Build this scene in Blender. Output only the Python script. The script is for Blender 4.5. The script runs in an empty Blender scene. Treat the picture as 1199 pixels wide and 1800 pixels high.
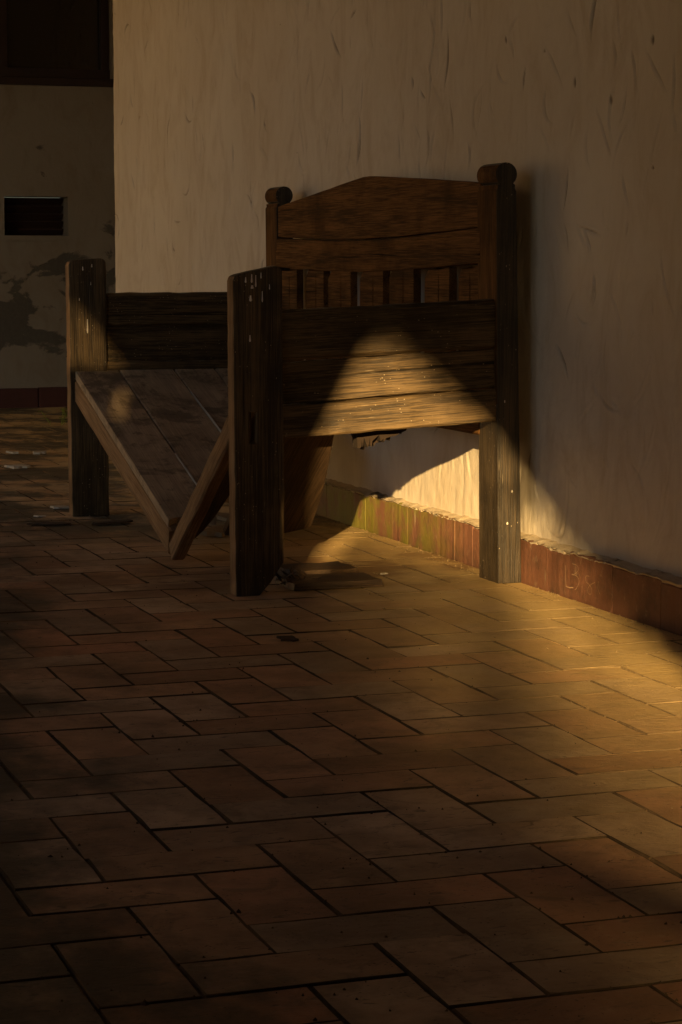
import bpy, bmesh, math, random
import numpy as np
from mathutils import Vector, Matrix
random.seed(7)
rng = np.random.default_rng(7)
SC = bpy.context.scene
COL = SC.collection
R = math.radians

# ------------------------------------------------------------------ camera
CAM_H = 0.7963
YAW, PITCH = 0.331144, math.atan((900 - 464) / 3933.0)
cam_data = bpy.data.cameras.new('camera')
cam_data.sensor_fit = 'VERTICAL'
cam_data.sensor_height = 36.0
cam_data.lens = 3933.0 / 1800.0 * 36.0
cam_data.clip_start = 0.05
cam_data.clip_end = 500
cam = bpy.data.objects.new('camera', cam_data)
COL.objects.link(cam)
cam.location = (0, 0, CAM_H)
cam.rotation_euler = (math.pi / 2 - PITCH, 0, -YAW)
SC.camera = cam

# ------------------------------------------------------------------ light: low evening sun, shaded porch
SUN_DIR = Vector((1.0, 2.35, -0.58)).normalized()      # the way the light travels
SUN_EL = math.asin(-SUN_DIR.z)
world = bpy.data.worlds.new('World')
SC.world = world
world.use_nodes = True
wn = world.node_tree.nodes
wl = world.node_tree.links
sky = wn.new('ShaderNodeTexSky')
sky.sky_type = 'NISHITA'
sky.sun_disc = False
sky.sun_elevation = SUN_EL
sky.sun_rotation = math.atan2(-SUN_DIR.x, -SUN_DIR.y)
sky.dust_density = 1.5
sky.air_density = 1.0
sky.ozone_density = 0.6
wb = wn.new('ShaderNodeMix')                            # the photograph's warm white balance
wb.data_type = 'RGBA'; wb.blend_type = 'MULTIPLY'; wb.inputs[0].default_value = 1.0
wb.inputs[7].default_value = (0.78, 0.93, 1.14, 1)
wl.new(sky.outputs[0], wb.inputs[6])
wl.new(wb.outputs[2], wn['Background'].inputs[0])
wn['Background'].inputs[1].default_value = 0.062
sun_data = bpy.data.lights.new('sun', 'SUN')
sun_data.energy = 5.0
sun_data.angle = R(0.5)
sun_data.color = (1.0, 0.67, 0.27)
sun = bpy.data.objects.new('sun', sun_data)
COL.objects.link(sun)
sun.rotation_euler = SUN_DIR.to_track_quat('-Z', 'Y').to_euler()
vs = SC.view_settings
vs.view_transform = 'Standard'
vs.look = 'None'
vs.exposure = 1.38
vs.gamma = 1.0
vs.use_curve_mapping = False
SC.render.engine = 'CYCLES'
SC.cycles.use_denoising = True
try:
    SC.cycles.denoiser = 'OPENIMAGEDENOISE'
    SC.cycles.denoising_input_passes = 'RGB_ALBEDO_NORMAL'
except Exception:
    pass
SC.cycles.max_bounces = 8
SC.cycles.diffuse_bounces = 6
SC.cycles.sample_clamp_indirect = 6.0

# ------------------------------------------------------------------ node helpers
class NT:
    def __init__(self, name):
        self.m = bpy.data.materials.new(name)
        self.m.use_nodes = True
        self.n = self.m.node_tree.nodes
        self.l = self.m.node_tree.links
        self.b = self.n['Principled BSDF']
    def new(self, t, **kw):
        n = self.n.new(t)
        for k, v in kw.items():
            setattr(n, k, v)
        return n
    def set(self, node, key, v):
        s = node.inputs[key]
        if isinstance(v, bpy.types.NodeSocket):
            self.l.new(v, s)
        elif isinstance(v, (tuple, list)) and len(v) == 3 and s.type == 'RGBA':
            s.default_value = (*v, 1)
        else:
            s.default_value = v
    def coord(self, which='Object'):
        return self.new('ShaderNodeTexCoord').outputs[which]
    def pos(self):
        return self.new('ShaderNodeNewGeometry').outputs['Position']
    def mapping(self, vec, scale=(1, 1, 1), loc=(0, 0, 0)):
        n = self.new('ShaderNodeMapping')
        self.set(n, 'Vector', vec); self.set(n, 'Scale', scale); self.set(n, 'Location', loc)
        return n.outputs[0]
    def noise(self, vec, scale=5, detail=4, rough=.55, dist=0):
        n = self.new('ShaderNodeTexNoise')
        self.set(n, 'Vector', vec); self.set(n, 'Scale', scale); self.set(n, 'Detail', detail)
        self.set(n, 'Roughness', rough); self.set(n, 'Distortion', dist)
        return n.outputs['Fac']
    def voronoi(self, vec, scale=5, feature='F1', rnd=1.0):
        n = self.new('ShaderNodeTexVoronoi', feature=feature)
        self.set(n, 'Vector', vec); self.set(n, 'Scale', scale); self.set(n, 'Randomness', rnd)
        return n.outputs['Distance']
    def ramp(self, fac, a, b, va=0.0, vb=1.0):
        n = self.new('ShaderNodeMapRange')
        n.interpolation_type = 'SMOOTHSTEP'
        self.set(n, 0, fac); self.set(n, 1, a); self.set(n, 2, b); self.set(n, 3, va); self.set(n, 4, vb)
        return n.outputs[0]
    def math(self, op, a, b=0.0, clamp=False):
        n = self.new('ShaderNodeMath', operation=op, use_clamp=clamp)
        self.set(n, 0, a); self.set(n, 1, b)
        return n.outputs[0]
    def mix(self, fac, a, b, blend='MIX'):
        n = self.new('ShaderNodeMix', data_type='RGBA', blend_type=blend)
        self.set(n, 0, fac); self.set(n, 6, a); self.set(n, 7, b)
        return n.outputs[2]
    def sep(self, vec):
        n = self.new('ShaderNodeSeparateXYZ'); self.set(n, 0, vec)
        return n.outputs
    def addv(self, vec, off):
        n = self.new('ShaderNodeVectorMath', operation='ADD')
        self.set(n, 0, vec); self.set(n, 1, off)
        return n.outputs[0]
    def rand(self):
        return self.new('ShaderNodeObjectInfo').outputs['Random']
    def attr(self, name):
        return self.new('ShaderNodeAttribute', attribute_name=name).outputs['Fac']
    def rvec(self, r, k=37.0):
        n = self.new('ShaderNodeCombineXYZ')
        self.set(n, 0, self.math('MULTIPLY', r, k)); self.set(n, 1, self.math('MULTIPLY', r, k * 1.7)); self.set(n, 2, self.math('MULTIPLY', r, k * .6))
        return n.outputs[0]
    def bump(self, h, strength=.3, dist=.01, normal=None):
        n = self.new('ShaderNodeBump')
        self.set(n, 'Height', h); self.set(n, 'Strength', strength); self.set(n, 'Distance', dist)
        if normal is not None:
            self.set(n, 'Normal', normal)
        return n.outputs[0]
    def out(self, col, rough=.8, normal=None, spec=.3):
        self.set(self.b, 'Base Color', col); self.set(self.b, 'Roughness', rough)
        self.set(self.b, 'Specular IOR Level', spec)
        if normal is not None:
            self.set(self.b, 'Normal', normal)
        return self.m

def mat_plain(name, col, rough=.8, var=.25, scale=12, spec=.3):
    t = NT(name)
    v = t.addv(t.coord(), t.rvec(t.rand()))
    n = t.noise(v, scale, 5)
    c = t.mix(n, tuple(x * (1 - var) for x in col), tuple(min(1, x * (1 + var)) for x in col))
    return t.out(c, rough, t.bump(t.noise(v, scale * 6, 4), .3, .004), spec)

def mat_wood(name, dark, light, rough=.5, speck=0.0, dusty=0.0, spec=.35):
    t = NT(name)
    r = t.rand()
    o = t.addv(t.coord(), t.rvec(r))
    g1 = t.noise(t.mapping(o, (1.6, 26, 26)), 1.0, 5, .6, .35)
    g2 = t.noise(t.mapping(o, (7, 330, 330)), 1.0, 5, .7, .15)
    g3 = t.noise(o, 5.0, 4, .6)
    f = t.math('ADD', t.math('MULTIPLY', g1, .38), t.math('MULTIPLY', g2, .62))
    c = t.mix(t.ramp(f, .40, .62), dark, light)
    c = t.mix(t.ramp(g3, .42, .75, 0, .7), c, tuple(x * .6 for x in dark))
    cr = t.ramp(t.noise(t.mapping(o, (1.1, 62, 62)), 1.0, 3, .5, .5), .67, .72)         # drying cracks
    c = t.mix(t.math('MULTIPLY', cr, .85), c, tuple(x * .12 for x in dark))
    if dusty:
        d = t.ramp(t.noise(o, 9.0, 6, .7), .45, .8, 0, dusty)
        c = t.mix(d, c, (.30, .22, .13))
        if dusty > .5:                                          # water stains and caked dirt on the seat
            c = t.mix(t.ramp(t.noise(o, 6.5, 7, .68, .6), .47, .62, 0, .75), c, tuple(x * .38 for x in dark))
            c = t.mix(t.ramp(t.noise(o, 24, 5, .7), .56, .68, 0, .6), c, tuple(x * .3 for x in dark))
    if speck:
        s1 = t.ramp(t.voronoi(t.mapping(o, (70, 130, 130)), 1.0), .15, .08, 0, 1)
        s2 = t.ramp(t.noise(o, 16, 2), .50, .62)
        s3 = t.ramp(t.voronoi(t.mapping(o, (7, 240, 240)), 1.0), .14, .07, 0, 1)
        s4 = t.ramp(t.noise(t.mapping(o, (1, 1, 1), (3, 1, 2)), 11, 2), .52, .64)
        s = t.math('MAXIMUM', t.math('MULTIPLY', s1, s2), t.math('MULTIPLY', t.math('MULTIPLY', s3, s4), .6))
        c = t.mix(t.math('MULTIPLY', s, speck), c, (.48, .38, .25))
    h = t.math('ADD', t.math('MULTIPLY', g2, .7), t.math('ADD', t.math('MULTIPLY', g1, .5), t.math('MULTIPLY', cr, -1.2)))
    return t.out(c, t.ramp(g1, .2, .8, rough - .08, rough + .15), t.bump(h, .5, .006), spec)

def mat_plaster(name, base, far=False):
    t = NT(name)
    p = t.pos()
    n1 = t.noise(p, 1.1, 5, .6)
    n2 = t.noise(t.mapping(p, (7, 7, 3.2)), 1.0, 7, .66, 1.4)
    n3 = t.noise(p, 60, 4, .6)
    c = t.mix(t.ramp(n1, .3, .75), base, tuple(x * y for x, y in zip(base, (.86, .82, .76))))
    c = t.mix(t.ramp(n2, .42, .72, 0, .60), c, tuple(x * y for x, y in zip(base, (.74, .66, .56))))
    holes = t.ramp(t.voronoi(t.addv(p, (3.3, 1.2, .7)), 11.0), .032, .014)
    hm = t.ramp(t.noise(p, 3.1, 2), .56, .66)
    hole = t.math('MULTIPLY', holes, hm)
    c = t.mix(t.math('MULTIPLY', hole, .9), c, (.05, .035, .02))
    h = t.math('ADD', t.math('MULTIPLY', n3, .3), t.math('ADD', n2, t.math('MULTIPLY', hole, -2.0)))
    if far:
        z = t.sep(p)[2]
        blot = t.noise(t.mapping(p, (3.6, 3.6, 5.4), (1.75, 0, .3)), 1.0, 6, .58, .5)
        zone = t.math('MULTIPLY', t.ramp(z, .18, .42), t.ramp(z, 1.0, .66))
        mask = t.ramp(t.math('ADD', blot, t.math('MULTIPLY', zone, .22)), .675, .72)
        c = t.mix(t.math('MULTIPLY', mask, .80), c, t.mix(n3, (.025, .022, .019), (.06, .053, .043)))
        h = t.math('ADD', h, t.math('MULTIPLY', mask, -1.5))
    else:
        gr = t.attr('groove')
        c = t.mix(t.ramp(gr, .05, .9, 0, .85), c, (.13, .085, .05))
        z = t.sep(p)[2]
        damp = t.math('MULTIPLY', t.ramp(z, .34, .10), t.ramp(t.noise(p, 4.5, 5), .42, .62))
        c = t.mix(t.math('MULTIPLY', damp, .30), c, tuple(x * .62 for x in base))
    return t.out(c, .9, t.bump(h, .55, .006), .2)

def mat_brick(name, stuff=False):
    t = NT(name)
    p = t.pos()
    if stuff:
        r = t.attr('rnd')
    else:
        r = t.rand()
    xyz = t.sep(p)
    o = t.addv(p, t.rvec(r, 11))
    n1 = t.noise(o, 7, 5, .6)
    n2 = t.noise(o, 55, 5, .65)
    wr = t.noise(t.mapping(o, (22, 48, 48)), 1.0, 4, .6, 1.6)                        # hand-pressed wrinkles
    red = t.mix(r, (.36, .165, .085), (.42, .245, .130))
    grey = t.mix(r, (.34, .235, .150), (.44, .30, .185))
    c = t.mix(t.ramp(t.math('FRACT', t.math('MULTIPLY', r, 7.31)), .35, .65), red, grey)
    val = t.ramp(t.math('FRACT', t.math('MULTIPLY', r, 13.7)), 0, 1, .95, 1.50)
    hsv = t.new('ShaderNodeHueSaturation'); t.set(hsv, 'Value', val); t.set(hsv, 'Color', c); c = hsv.outputs[0]
    c = t.mix(t.ramp(n1, .3, .72, 0, .65), c, (.22, .128, .072))
    c = t.mix(t.ramp(n2, .5, .8, 0, .35), c, (.48, .36, .22))
    c = t.mix(t.ramp(wr, .61, .68, 0, .62), c, (.085, .052, .032))
    # sandy dust swept against the wall
    dn = t.noise(p, 3.2, 5, .6)
    dx = t.math('ADD', xyz[0], t.math('MULTIPLY', t.math('SUBTRACT', dn, .5), .9))
    st = t.noise(t.mapping(p, (1.0, .8, 1), (5.1, 2.2, 0)), 3.4, 7, .68)
    c = t.mix(t.ramp(st, .48, .64, 0, .42), c, (.105, .066, .038))
    st2 = t.noise(p, 13, 6, .7, .8)
    c = t.mix(t.ramp(st2, .52, .66, 0, .45), c, (.14, .088, .050))
    pits = t.math('MULTIPLY', t.ramp(t.voronoi(o, 120), .22, .12), t.ramp(t.noise(o, 21, 3), .48, .60))
    c = t.mix(t.math('MULTIPLY', pits, .7), c, (.06, .036, .02))
    dust = t.math('ADD', t.ramp(dx, 1.0, 2.1, 0, .62), t.ramp(dx, 1.75, 2.2, 0, .28))
    c = t.mix(dust, c, t.mix(st2, (.66, .46, .185), (.46, .315, .125)))
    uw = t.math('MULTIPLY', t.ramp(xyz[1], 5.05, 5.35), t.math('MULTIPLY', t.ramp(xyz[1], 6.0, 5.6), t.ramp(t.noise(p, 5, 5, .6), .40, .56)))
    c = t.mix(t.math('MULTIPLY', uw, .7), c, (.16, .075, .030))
    # soft dirt and moss towards the open side
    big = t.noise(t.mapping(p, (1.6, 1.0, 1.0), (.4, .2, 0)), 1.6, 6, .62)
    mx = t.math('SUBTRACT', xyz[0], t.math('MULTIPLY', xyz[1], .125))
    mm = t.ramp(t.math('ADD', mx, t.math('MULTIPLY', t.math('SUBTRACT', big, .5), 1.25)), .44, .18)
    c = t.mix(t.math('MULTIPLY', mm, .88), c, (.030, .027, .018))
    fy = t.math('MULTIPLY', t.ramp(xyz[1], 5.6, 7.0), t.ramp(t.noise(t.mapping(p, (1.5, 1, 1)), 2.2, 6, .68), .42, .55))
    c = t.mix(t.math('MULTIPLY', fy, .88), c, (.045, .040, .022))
    speck = t.ramp(t.voronoi(p, 46), .10, .05)
    sm = t.ramp(t.noise(p, 9, 2), .52, .60)
    c = t.mix(t.math('MULTIPLY', t.math('MULTIPLY', speck, sm), .9), c, (.035, .022, .012))
    h = t.math('ADD', t.math('MULTIPLY', n2, .5), t.math('ADD', n1, t.math('MULTIPLY', wr, -.8)))
    h = t.math('ADD', h, t.math('MULTIPLY', pits, -1.2))
    return t.out(c, t.ramp(n1, .2, .8, .50, .75), t.bump(h, .34, .006), .35)

def mat_skirt():
    t = NT('skirting_clay')
    p = t.pos()
    r = t.rand()
    o = t.addv(p, t.rvec(r, 5))
    n1 = t.noise(o, 9, 5, .6)
    c = t.mix(n1, (.115, .046, .026), (.225, .100, .054))
    dr = t.noise(t.mapping(p, (26, 26, 2.5)), 1.0, 4, .6, .3)
    c = t.mix(t.ramp(dr, .60, .74, 0, .35), c, (.060, .030, .018))
    c = t.mix(t.ramp(t.noise(p, 14, 6, .7), .48, .66, 0, .6), c, (.075, .042, .024))
    c = t.mix(t.ramp(t.noise(t.mapping(p, (40, 40, 4), (2, 0, 1)), 1.0, 3, .6), .68, .75, 0, .6), c, (.42, .34, .22))
    y = t.sep(p)[1]
    my = t.math('MULTIPLY', t.ramp(y, 5.45, 5.95), t.ramp(y, 6.9, 6.55))
    mo = t.math('MULTIPLY', my, t.ramp(t.noise(t.mapping(p, (11, 11, 9)), 1.0, 6, .65), .36, .60))
    c = t.mix(t.math('MULTIPLY', mo, .9), c, t.mix(n1, (.21, .165, .015), (.115, .125, .018)))
    c = t.mix(t.ramp(t.noise(p, 30, 5, .7), .60, .70, 0, .5), c, (.30, .19, .11))
    h = t.math('ADD', n1, t.noise(p, 70, 4, .6))
    return t.out(c, .6, t.bump(h, .35, .006), .4)

def mat_mortar():
    t = NT('mortar')
    p = t.pos()
    n = t.noise(p, 38, 5, .7)
    c = t.mix(n, (.40, .31, .20), (.60, .49, .34))
    c = t.mix(t.ramp(t.noise(p, 7, 5, .7), .52, .66, 0, .85), c, (.07, .055, .03))
    return t.out(c, .95, t.bump(n, .6, .012), .2)

def mat_soil():
    t = NT('joint_soil')
    p = t.pos()
    n = t.noise(p, 60, 5, .7)
    c = t.mix(n, (.020, .013, .008), (.10, .068, .040))
    c = t.mix(t.ramp(t.noise(p, 3.7, 4, .6), .44, .60, 0, .65), c, (.18, .115, .062))
    c = t.mix(t.ramp(t.sep(p)[0], 1.45, 2.1, 0, .75), c, (.26, .18, .085))
    return t.out(c, .95, t.bump(n, .7, .008), .1)

M = {}
M['wood'] = mat_wood('old_dark_wood', (.034, .023, .013), (.160, .104, .050), .42, speck=.8, spec=.22)
M['wood_dark'] = mat_wood('blackened_wood', (.022, .016, .010), (.085, .058, .032), .42, speck=.9)
M['wood_back'] = mat_wood('old_brown_wood', (.056, .0255, .009), (.205, .098, .033), .85, speck=.10, spec=.08)
M['wood_seat'] = mat_wood('dusty_seat_wood', (.34, .24, .145), (.54, .39, .235), .72, dusty=.65, spec=.15)
M['wood_edge_lit'] = mat_wood('worn_lit_edge_wood', (.20, .108, .048), (.40, .245, .120), .8, dusty=.2, spec=.1)  # worn wood, tone raised to hold the side light on the flanks
M['wood_under'] = mat_wood('rough_seat_underside', (.040, .022, .011), (.150, .088, .044), .6)
M['rot'] = mat_plain('rotten_wood', (.022, .013, .008), .95, .6, 40)
M['wall'] = mat_plaster('cream_lime_plaster', (.62, .545, .44))
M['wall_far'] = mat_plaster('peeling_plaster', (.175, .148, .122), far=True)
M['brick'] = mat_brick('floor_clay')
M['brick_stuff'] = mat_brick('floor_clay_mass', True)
M['skirt'] = mat_skirt()
M['mortar'] = mat_mortar()
M['soil'] = mat_soil()
M['white'] = mat_plain('white_paint', (.70, .62, .50), .7, .15, 30)
M['dark'] = mat_plain('dark_stained_wood', (.022, .010, .008), .6, .4, 9)
M['glass'] = mat_plain('dark_glass', (.008, .007, .007), .12, .2, 3, .5)
M['red'] = mat_plain('oxide_red_band', (.045, .012, .009), .7, .35, 10)
M['leaf'] = mat_plain('fresh_leaf', (.20, .26, .035), .55, .35, 20)
M['deadleaf'] = mat_plain('dead_leaf', (.060, .035, .020), .8, .5, 25)
M['paper'] = mat_plain('pale_scrap', (.40, .345, .27), .85, .25, 30)
M['chip'] = mat_plain('wood_chip', (.24, .165, .095), .8, .35, 30)
M['whitewash'] = mat_plain('white_wash', (.66, .57, .46), .9, .08, 4)
M['tile'] = mat_plain('roof_clay', (.30, .15, .085), .8, .3, 6)
M['ground'] = mat_plain('yard_earth', (.24, .17, .10), .95, .3, 2)
M['limewash_grey'] = mat_plain('grey_limewash', (.30, .25, .19), .95, .15, 3)
M['adobe'] = mat_plain('adobe', (.33, .24, .16), .95, .2, 3)
M['scratch'] = mat_plain('scratched_chalk', (.42, .26, .15), .9, .2, 40)

# ------------------------------------------------------------------ object helpers
def link(o, parent=None):
    COL.objects.link(o)
    if parent is not None:
        o.parent = parent
    return o

def tag(o, label=None, cat=None, group=None, kind=None):
    if label: o['label'] = label
    if cat: o['category'] = cat
    if group: o['group'] = group
    if kind: o['kind'] = kind
    return o

def empty(name, loc):
    o = bpy.data.objects.new(name, None)
    o.location = loc
    o.empty_display_size = .1
    return link(o)

def mesh_obj(name, verts, faces, mat, parent=None, loc=(0, 0, 0), smooth=False):
    me = bpy.data.meshes.new(name)
    me.from_pydata([tuple(v) for v in verts], [], [tuple(f) for f in faces])
    me.materials.append(mat)
    if smooth:
        me.polygons.foreach_set('use_smooth', [True] * len(me.polygons))
    me.update()
    o = bpy.data.objects.new(name, me)
    o.location = loc
    return link(o, parent)

def bm_obj(name, bm, mat, parent=None, mw=None, bevel=0.0, smooth=False):
    bmesh.ops.recalc_face_normals(bm, faces=bm.faces)
    me = bpy.data.meshes.new(name)
    bm.to_mesh(me); bm.free()
    me.materials.append(mat)
    if smooth:
        me.polygons.foreach_set('use_smooth', [True] * len(me.polygons))
    o = bpy.data.objects.new(name, me)
    link(o, parent)
    if mw is not None:
        m = mw.copy()
        if parent is not None:
            p = parent
            while p is not None:
                m = Matrix.Translation(-Vector(p.location)) @ m if p.rotation_euler.to_matrix() == Matrix.Identity(3) else p.matrix_basis.inverted() @ m
                p = p.parent
        o.matrix_basis = m
    if bevel:
        b = o.modifiers.new('bevel', 'BEVEL')
        b.width = bevel; b.segments = 2; b.limit_method = 'ANGLE'; b.angle_limit = R(35)
    return o

def frame_from(p0, x, z):
    x = Vector(x).normalized()
    z = Vector(z); z = (z - x * z.dot(x)).normalized()
    y = z.cross(x)
    m = Matrix((x, y, z)).transposed().to_4x4()
    m.translation = Vector(p0)
    return m

def board(name, p0, p1, W, T, wdir, mat, parent, c=.004, wob=.0015, seg=10, ends=0.0, seed=None):
    """plank from p0 to p1 along its centre line; W measured along wdir, T across; local x is the grain"""
    rd = random.Random(seed if seed is not None else random.random())
    p0, p1 = Vector(p0), Vector(p1)
    L = (p1 - p0).length
    bm = bmesh.new()
    prof = [(-T/2 + c, -W/2), (T/2 - c, -W/2), (T/2, -W/2 + c), (T/2, W/2 - c), (T/2 - c, W/2), (-T/2 + c, W/2), (-T/2, W/2 - c), (-T/2, -W/2 + c)]
    rings = []
    for i in range(seg + 1):
        ring = []
        for k, (y, z) in enumerate(prof):
            x = L * i / seg
            if i in (0, seg) and ends:
                x += rd.uniform(-ends, ends)
            ring.append(bm.verts.new((x, y + rd.uniform(-wob, wob), z + rd.uniform(-wob, wob) * 1.6)))
        rings.append(ring)
    for i in range(seg):
        for k in range(8):
            a, b = rings[i][k], rings[i][(k + 1) % 8]
            d, e = rings[i + 1][k], rings[i + 1][(k + 1) % 8]
            bm.faces.new((a, b, e, d))
    bm.faces.new(rings[0]); bm.faces.new(list(reversed(rings[-1])))
    return bm_obj(name, bm, mat, parent, frame_from(p0, p1 - p0, wdir))

def outline(name, pts, T, mw, mat, parent, holes=(), bevel=.004, y0=None):
    """flat shape pts in local (x, z), thickness T along local y starting at y0 (default centred)"""
    bm = bmesh.new()
    y0 = -T / 2 if y0 is None else y0
    edges = []
    for loop in [pts, *holes]:
        vs_ = [bm.verts.new((p[0], y0, p[1])) for p in loop]
        for i in range(len(vs_)):
            edges.append(bm.edges.new((vs_[i], vs_[(i + 1) % len(vs_)])))
    bmesh.ops.triangle_fill(bm, use_beauty=True, use_dissolve=False, edges=edges)
    fs = list(bm.faces)
    r = bmesh.ops.extrude_face_region(bm, geom=fs)
    vv = [g for g in r['geom'] if isinstance(g, bmesh.types.BMVert)]
    bmesh.ops.translate(bm, verts=vv, vec=(0, T, 0))
    return bm_obj(name, bm, mat, parent, mw, bevel)

def box(name, lo, hi, mat, parent=None, bevel=0.0):
    bm = bmesh.new()
    bmesh.ops.create_cube(bm, size=1.0)
    lo, hi = Vector(lo), Vector(hi)
    for v in bm.verts:
        v.co = Vector((v.co.x * (hi.x - lo.x), v.co.y * (hi.y - lo.y), v.co.z * (hi.z - lo.z)))
    return bm_obj(name, bm, mat, parent, Matrix.Translation((lo + hi) / 2), bevel)

XW = 2.275        # plaster face of the long wall
XS = 2.245        # face of its brick skirting
YEND = 9.70       # where the long wall ends
YFAR = 12.37      # the wall behind

# ------------------------------------------------------------------ ground and floor bed
g = mesh_obj('ground', [(-150, -150, -.12), (150, -150, -.12), (150, 150, -.12), (-150, 150, -.12)], [(0, 1, 2, 3)], M['ground'])
tag(g, kind='structure')
FV, FF = [], []
gx = [-.9, -.3, .2] + list(np.linspace(.35, 3.3, 119)); gy = [-6, -2, 1.2] + list(np.linspace(1.8, YFAR, 424))
brd = np.random.default_rng(5)
for i, x in enumerate(gx):
    for j, y in enumerate(gy):
        FV.append((x, y, -.0050 + .0026 * brd.random() ** 1.5))
for i in range(len(gx) - 1):
    for j in range(len(gy) - 1):
        a_ = i * len(gy) + j
        FF.append((a_, a_ + len(gy), a_ + len(gy) + 1, a_ + 1))
n_ = len(FV)
FV += [(-.9, -6, -.13), (-.9, YFAR, -.13)]
FF.append((n_, 0, len(gy) - 1, n_ + 1))
fl = mesh_obj('floor', FV, FF, M['soil'])
tag(fl, kind='structure')

# ------------------------------------------------------------------ floor bricks, herringbone
U = 0.12
LX, LY = 1.2305, 2.8942
def to_px(P):
    cx, sx = math.cos(YAW), math.sin(YAW)
    cp, sp = math.cos(PITCH), math.sin(PITCH)
    d = Vector(P) - Vector((0, 0, CAM_H))
    a = d.x * cx - d.y * sx
    b = d.x * sx + d.y * cx
    z = b * cp - d.z * sp
    y = d.z * cp + b * sp
    return (599.5 + 3933 * a / z, 900 - 3933 * y / z) if z > .1 else None

def brick_mesh(k, lx=2 * U, ly=U, gap=.0045, h=.014):
    rd = random.Random(100 + k)
    gap = rd.uniform(.0028, .0050)
    bx_, by_ = lx / 2 - gap / 2, ly / 2 - gap / 2
    def ring(inset, z, jit, n=4):
        pts = []
        cs = [(-bx_ + inset, -by_ + inset), (bx_ - inset, -by_ + inset), (bx_ - inset, by_ - inset), (-bx_ + inset, by_ - inset)]
        for i in range(4):
            a, b = cs[i], cs[(i + 1) % 4]
            m = n if i % 2 == 0 else 1
            for j in range(m):
                f = j / m
                pts.append((a[0] + (b[0] - a[0]) * f + rd.uniform(-jit, jit), a[1] + (b[1] - a[1]) * f + rd.uniform(-jit, jit), z + rd.uniform(-jit, jit) * .3))
        return pts
    r0 = ring(0, -h, .0)
    r1 = [(x + rd.uniform(-.0012, .0012), y + rd.uniform(-.0012, .0012), -.0007) for x, y, z in ring(0, 0, .0)]
    r2 = ring(.0014, 0, .0013)
    n = len(r0)
    V = r0 + r1 + r2
    F = []
    for L_ in (0, 1):
        for i in range(n):
            j = (i + 1) % n
            F.append((L_ * n + i, L_ * n + j, (L_ + 1) * n + j, (L_ + 1) * n + i))
    F.append(tuple(range(2 * n, 3 * n)))
    return V, F

brick_data = []
brick_vf = []
for k in range(10):
    V, F = brick_mesh(k)
    me = bpy.data.meshes.new('brick')
    me.from_pydata(V, [], F); me.materials.append(M['brick']); me.materials.append(M['soil']); me.update()
    me.polygons.foreach_set('material_index', [1] * (len(F) - 1) + [0])
    brick_data.append(me); brick_vf.append((np.array(V), F))

places = []
for i in range(-40, 110):
    for m in range(-30, 30):
        for vert in (0, 1):
            if vert:
                x0, y0, w, l = i + 4 * m, i - 3, 1, 2
            else:
                x0, y0, w, l = i - 1 + 4 * m, i - 1, 2, 1
            cx, cy = LX + (x0 + w / 2) * U, LY + (y0 + l / 2) * U
            xmax = XS - .004 if cy < YEND + .1 else 3.25
            if cx - w * U / 2 < -.88 or cx - w * U / 2 > xmax - .02 or cy < .6 or cy > YFAR + .05:
                continue
            clip = min(cx + w * U / 2, xmax)
            places.append((cx, cy, vert, clip, w))
def area(pl):
    cx, cy, vert, clip, w = pl
    q = to_px((cx, cy, 0))
    if q is None or not (-60 < q[0] < 1260 and 660 < q[1] < 1900):
        return 0
    return 1.0 / cy ** 2
places.sort(key=lambda p_: -area(p_))
stuffV, stuffF, stuffR = [], [], []
off = 0
nb = 0
for pl in places:
    cx, cy, vert, clip, w = pl
    k = random.randrange(10)
    dz = max(-.0008, min(.0008, random.gauss(0, .0005)))
    tx, ty = random.gauss(0, .0025), random.gauss(0, .0025)
    rz = (math.pi / 2 if vert else 0) + (math.pi if random.random() < .5 else 0) + random.gauss(0, .004)
    full = clip >= cx + w * U / 2 - 1e-4
    if full and nb < 298 and area(pl) > 0:
        o = bpy.data.objects.new('brick', brick_data[k])
        o.location = (cx + random.gauss(0, .0007), cy + random.gauss(0, .0007), dz)
        o.rotation_euler = (tx, ty, rz)
        link(o, fl); nb += 1
    else:
        V, F = brick_vf[k]
        c_, s_ = math.cos(rz), math.sin(rz)
        x = V[:, 0] * c_ - V[:, 1] * s_ + cx
        y = V[:, 0] * s_ + V[:, 1] * c_ + cy
        z = V[:, 2] + dz + tx * (y - cy) * .5 - ty * (x - cx) * .5
        x = np.minimum(x, clip - .002)
        stuffV.append(np.stack([x, y, z], 1))
        stuffF += [tuple(a + off for a in f) for f in F]
        stuffR += [random.random()] * len(V)
        off += len(V)
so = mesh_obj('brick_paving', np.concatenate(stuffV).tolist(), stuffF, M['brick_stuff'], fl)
at = so.data.attributes.new('rnd', 'FLOAT', 'POINT'); at.data.foreach_set('value', stuffR)
tag(so, kind='stuff')
so.data.materials.append(M['soil'])
so.data.polygons.foreach_set('material_index', [0 if len(f) > 4 else 1 for f in stuffF])

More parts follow.
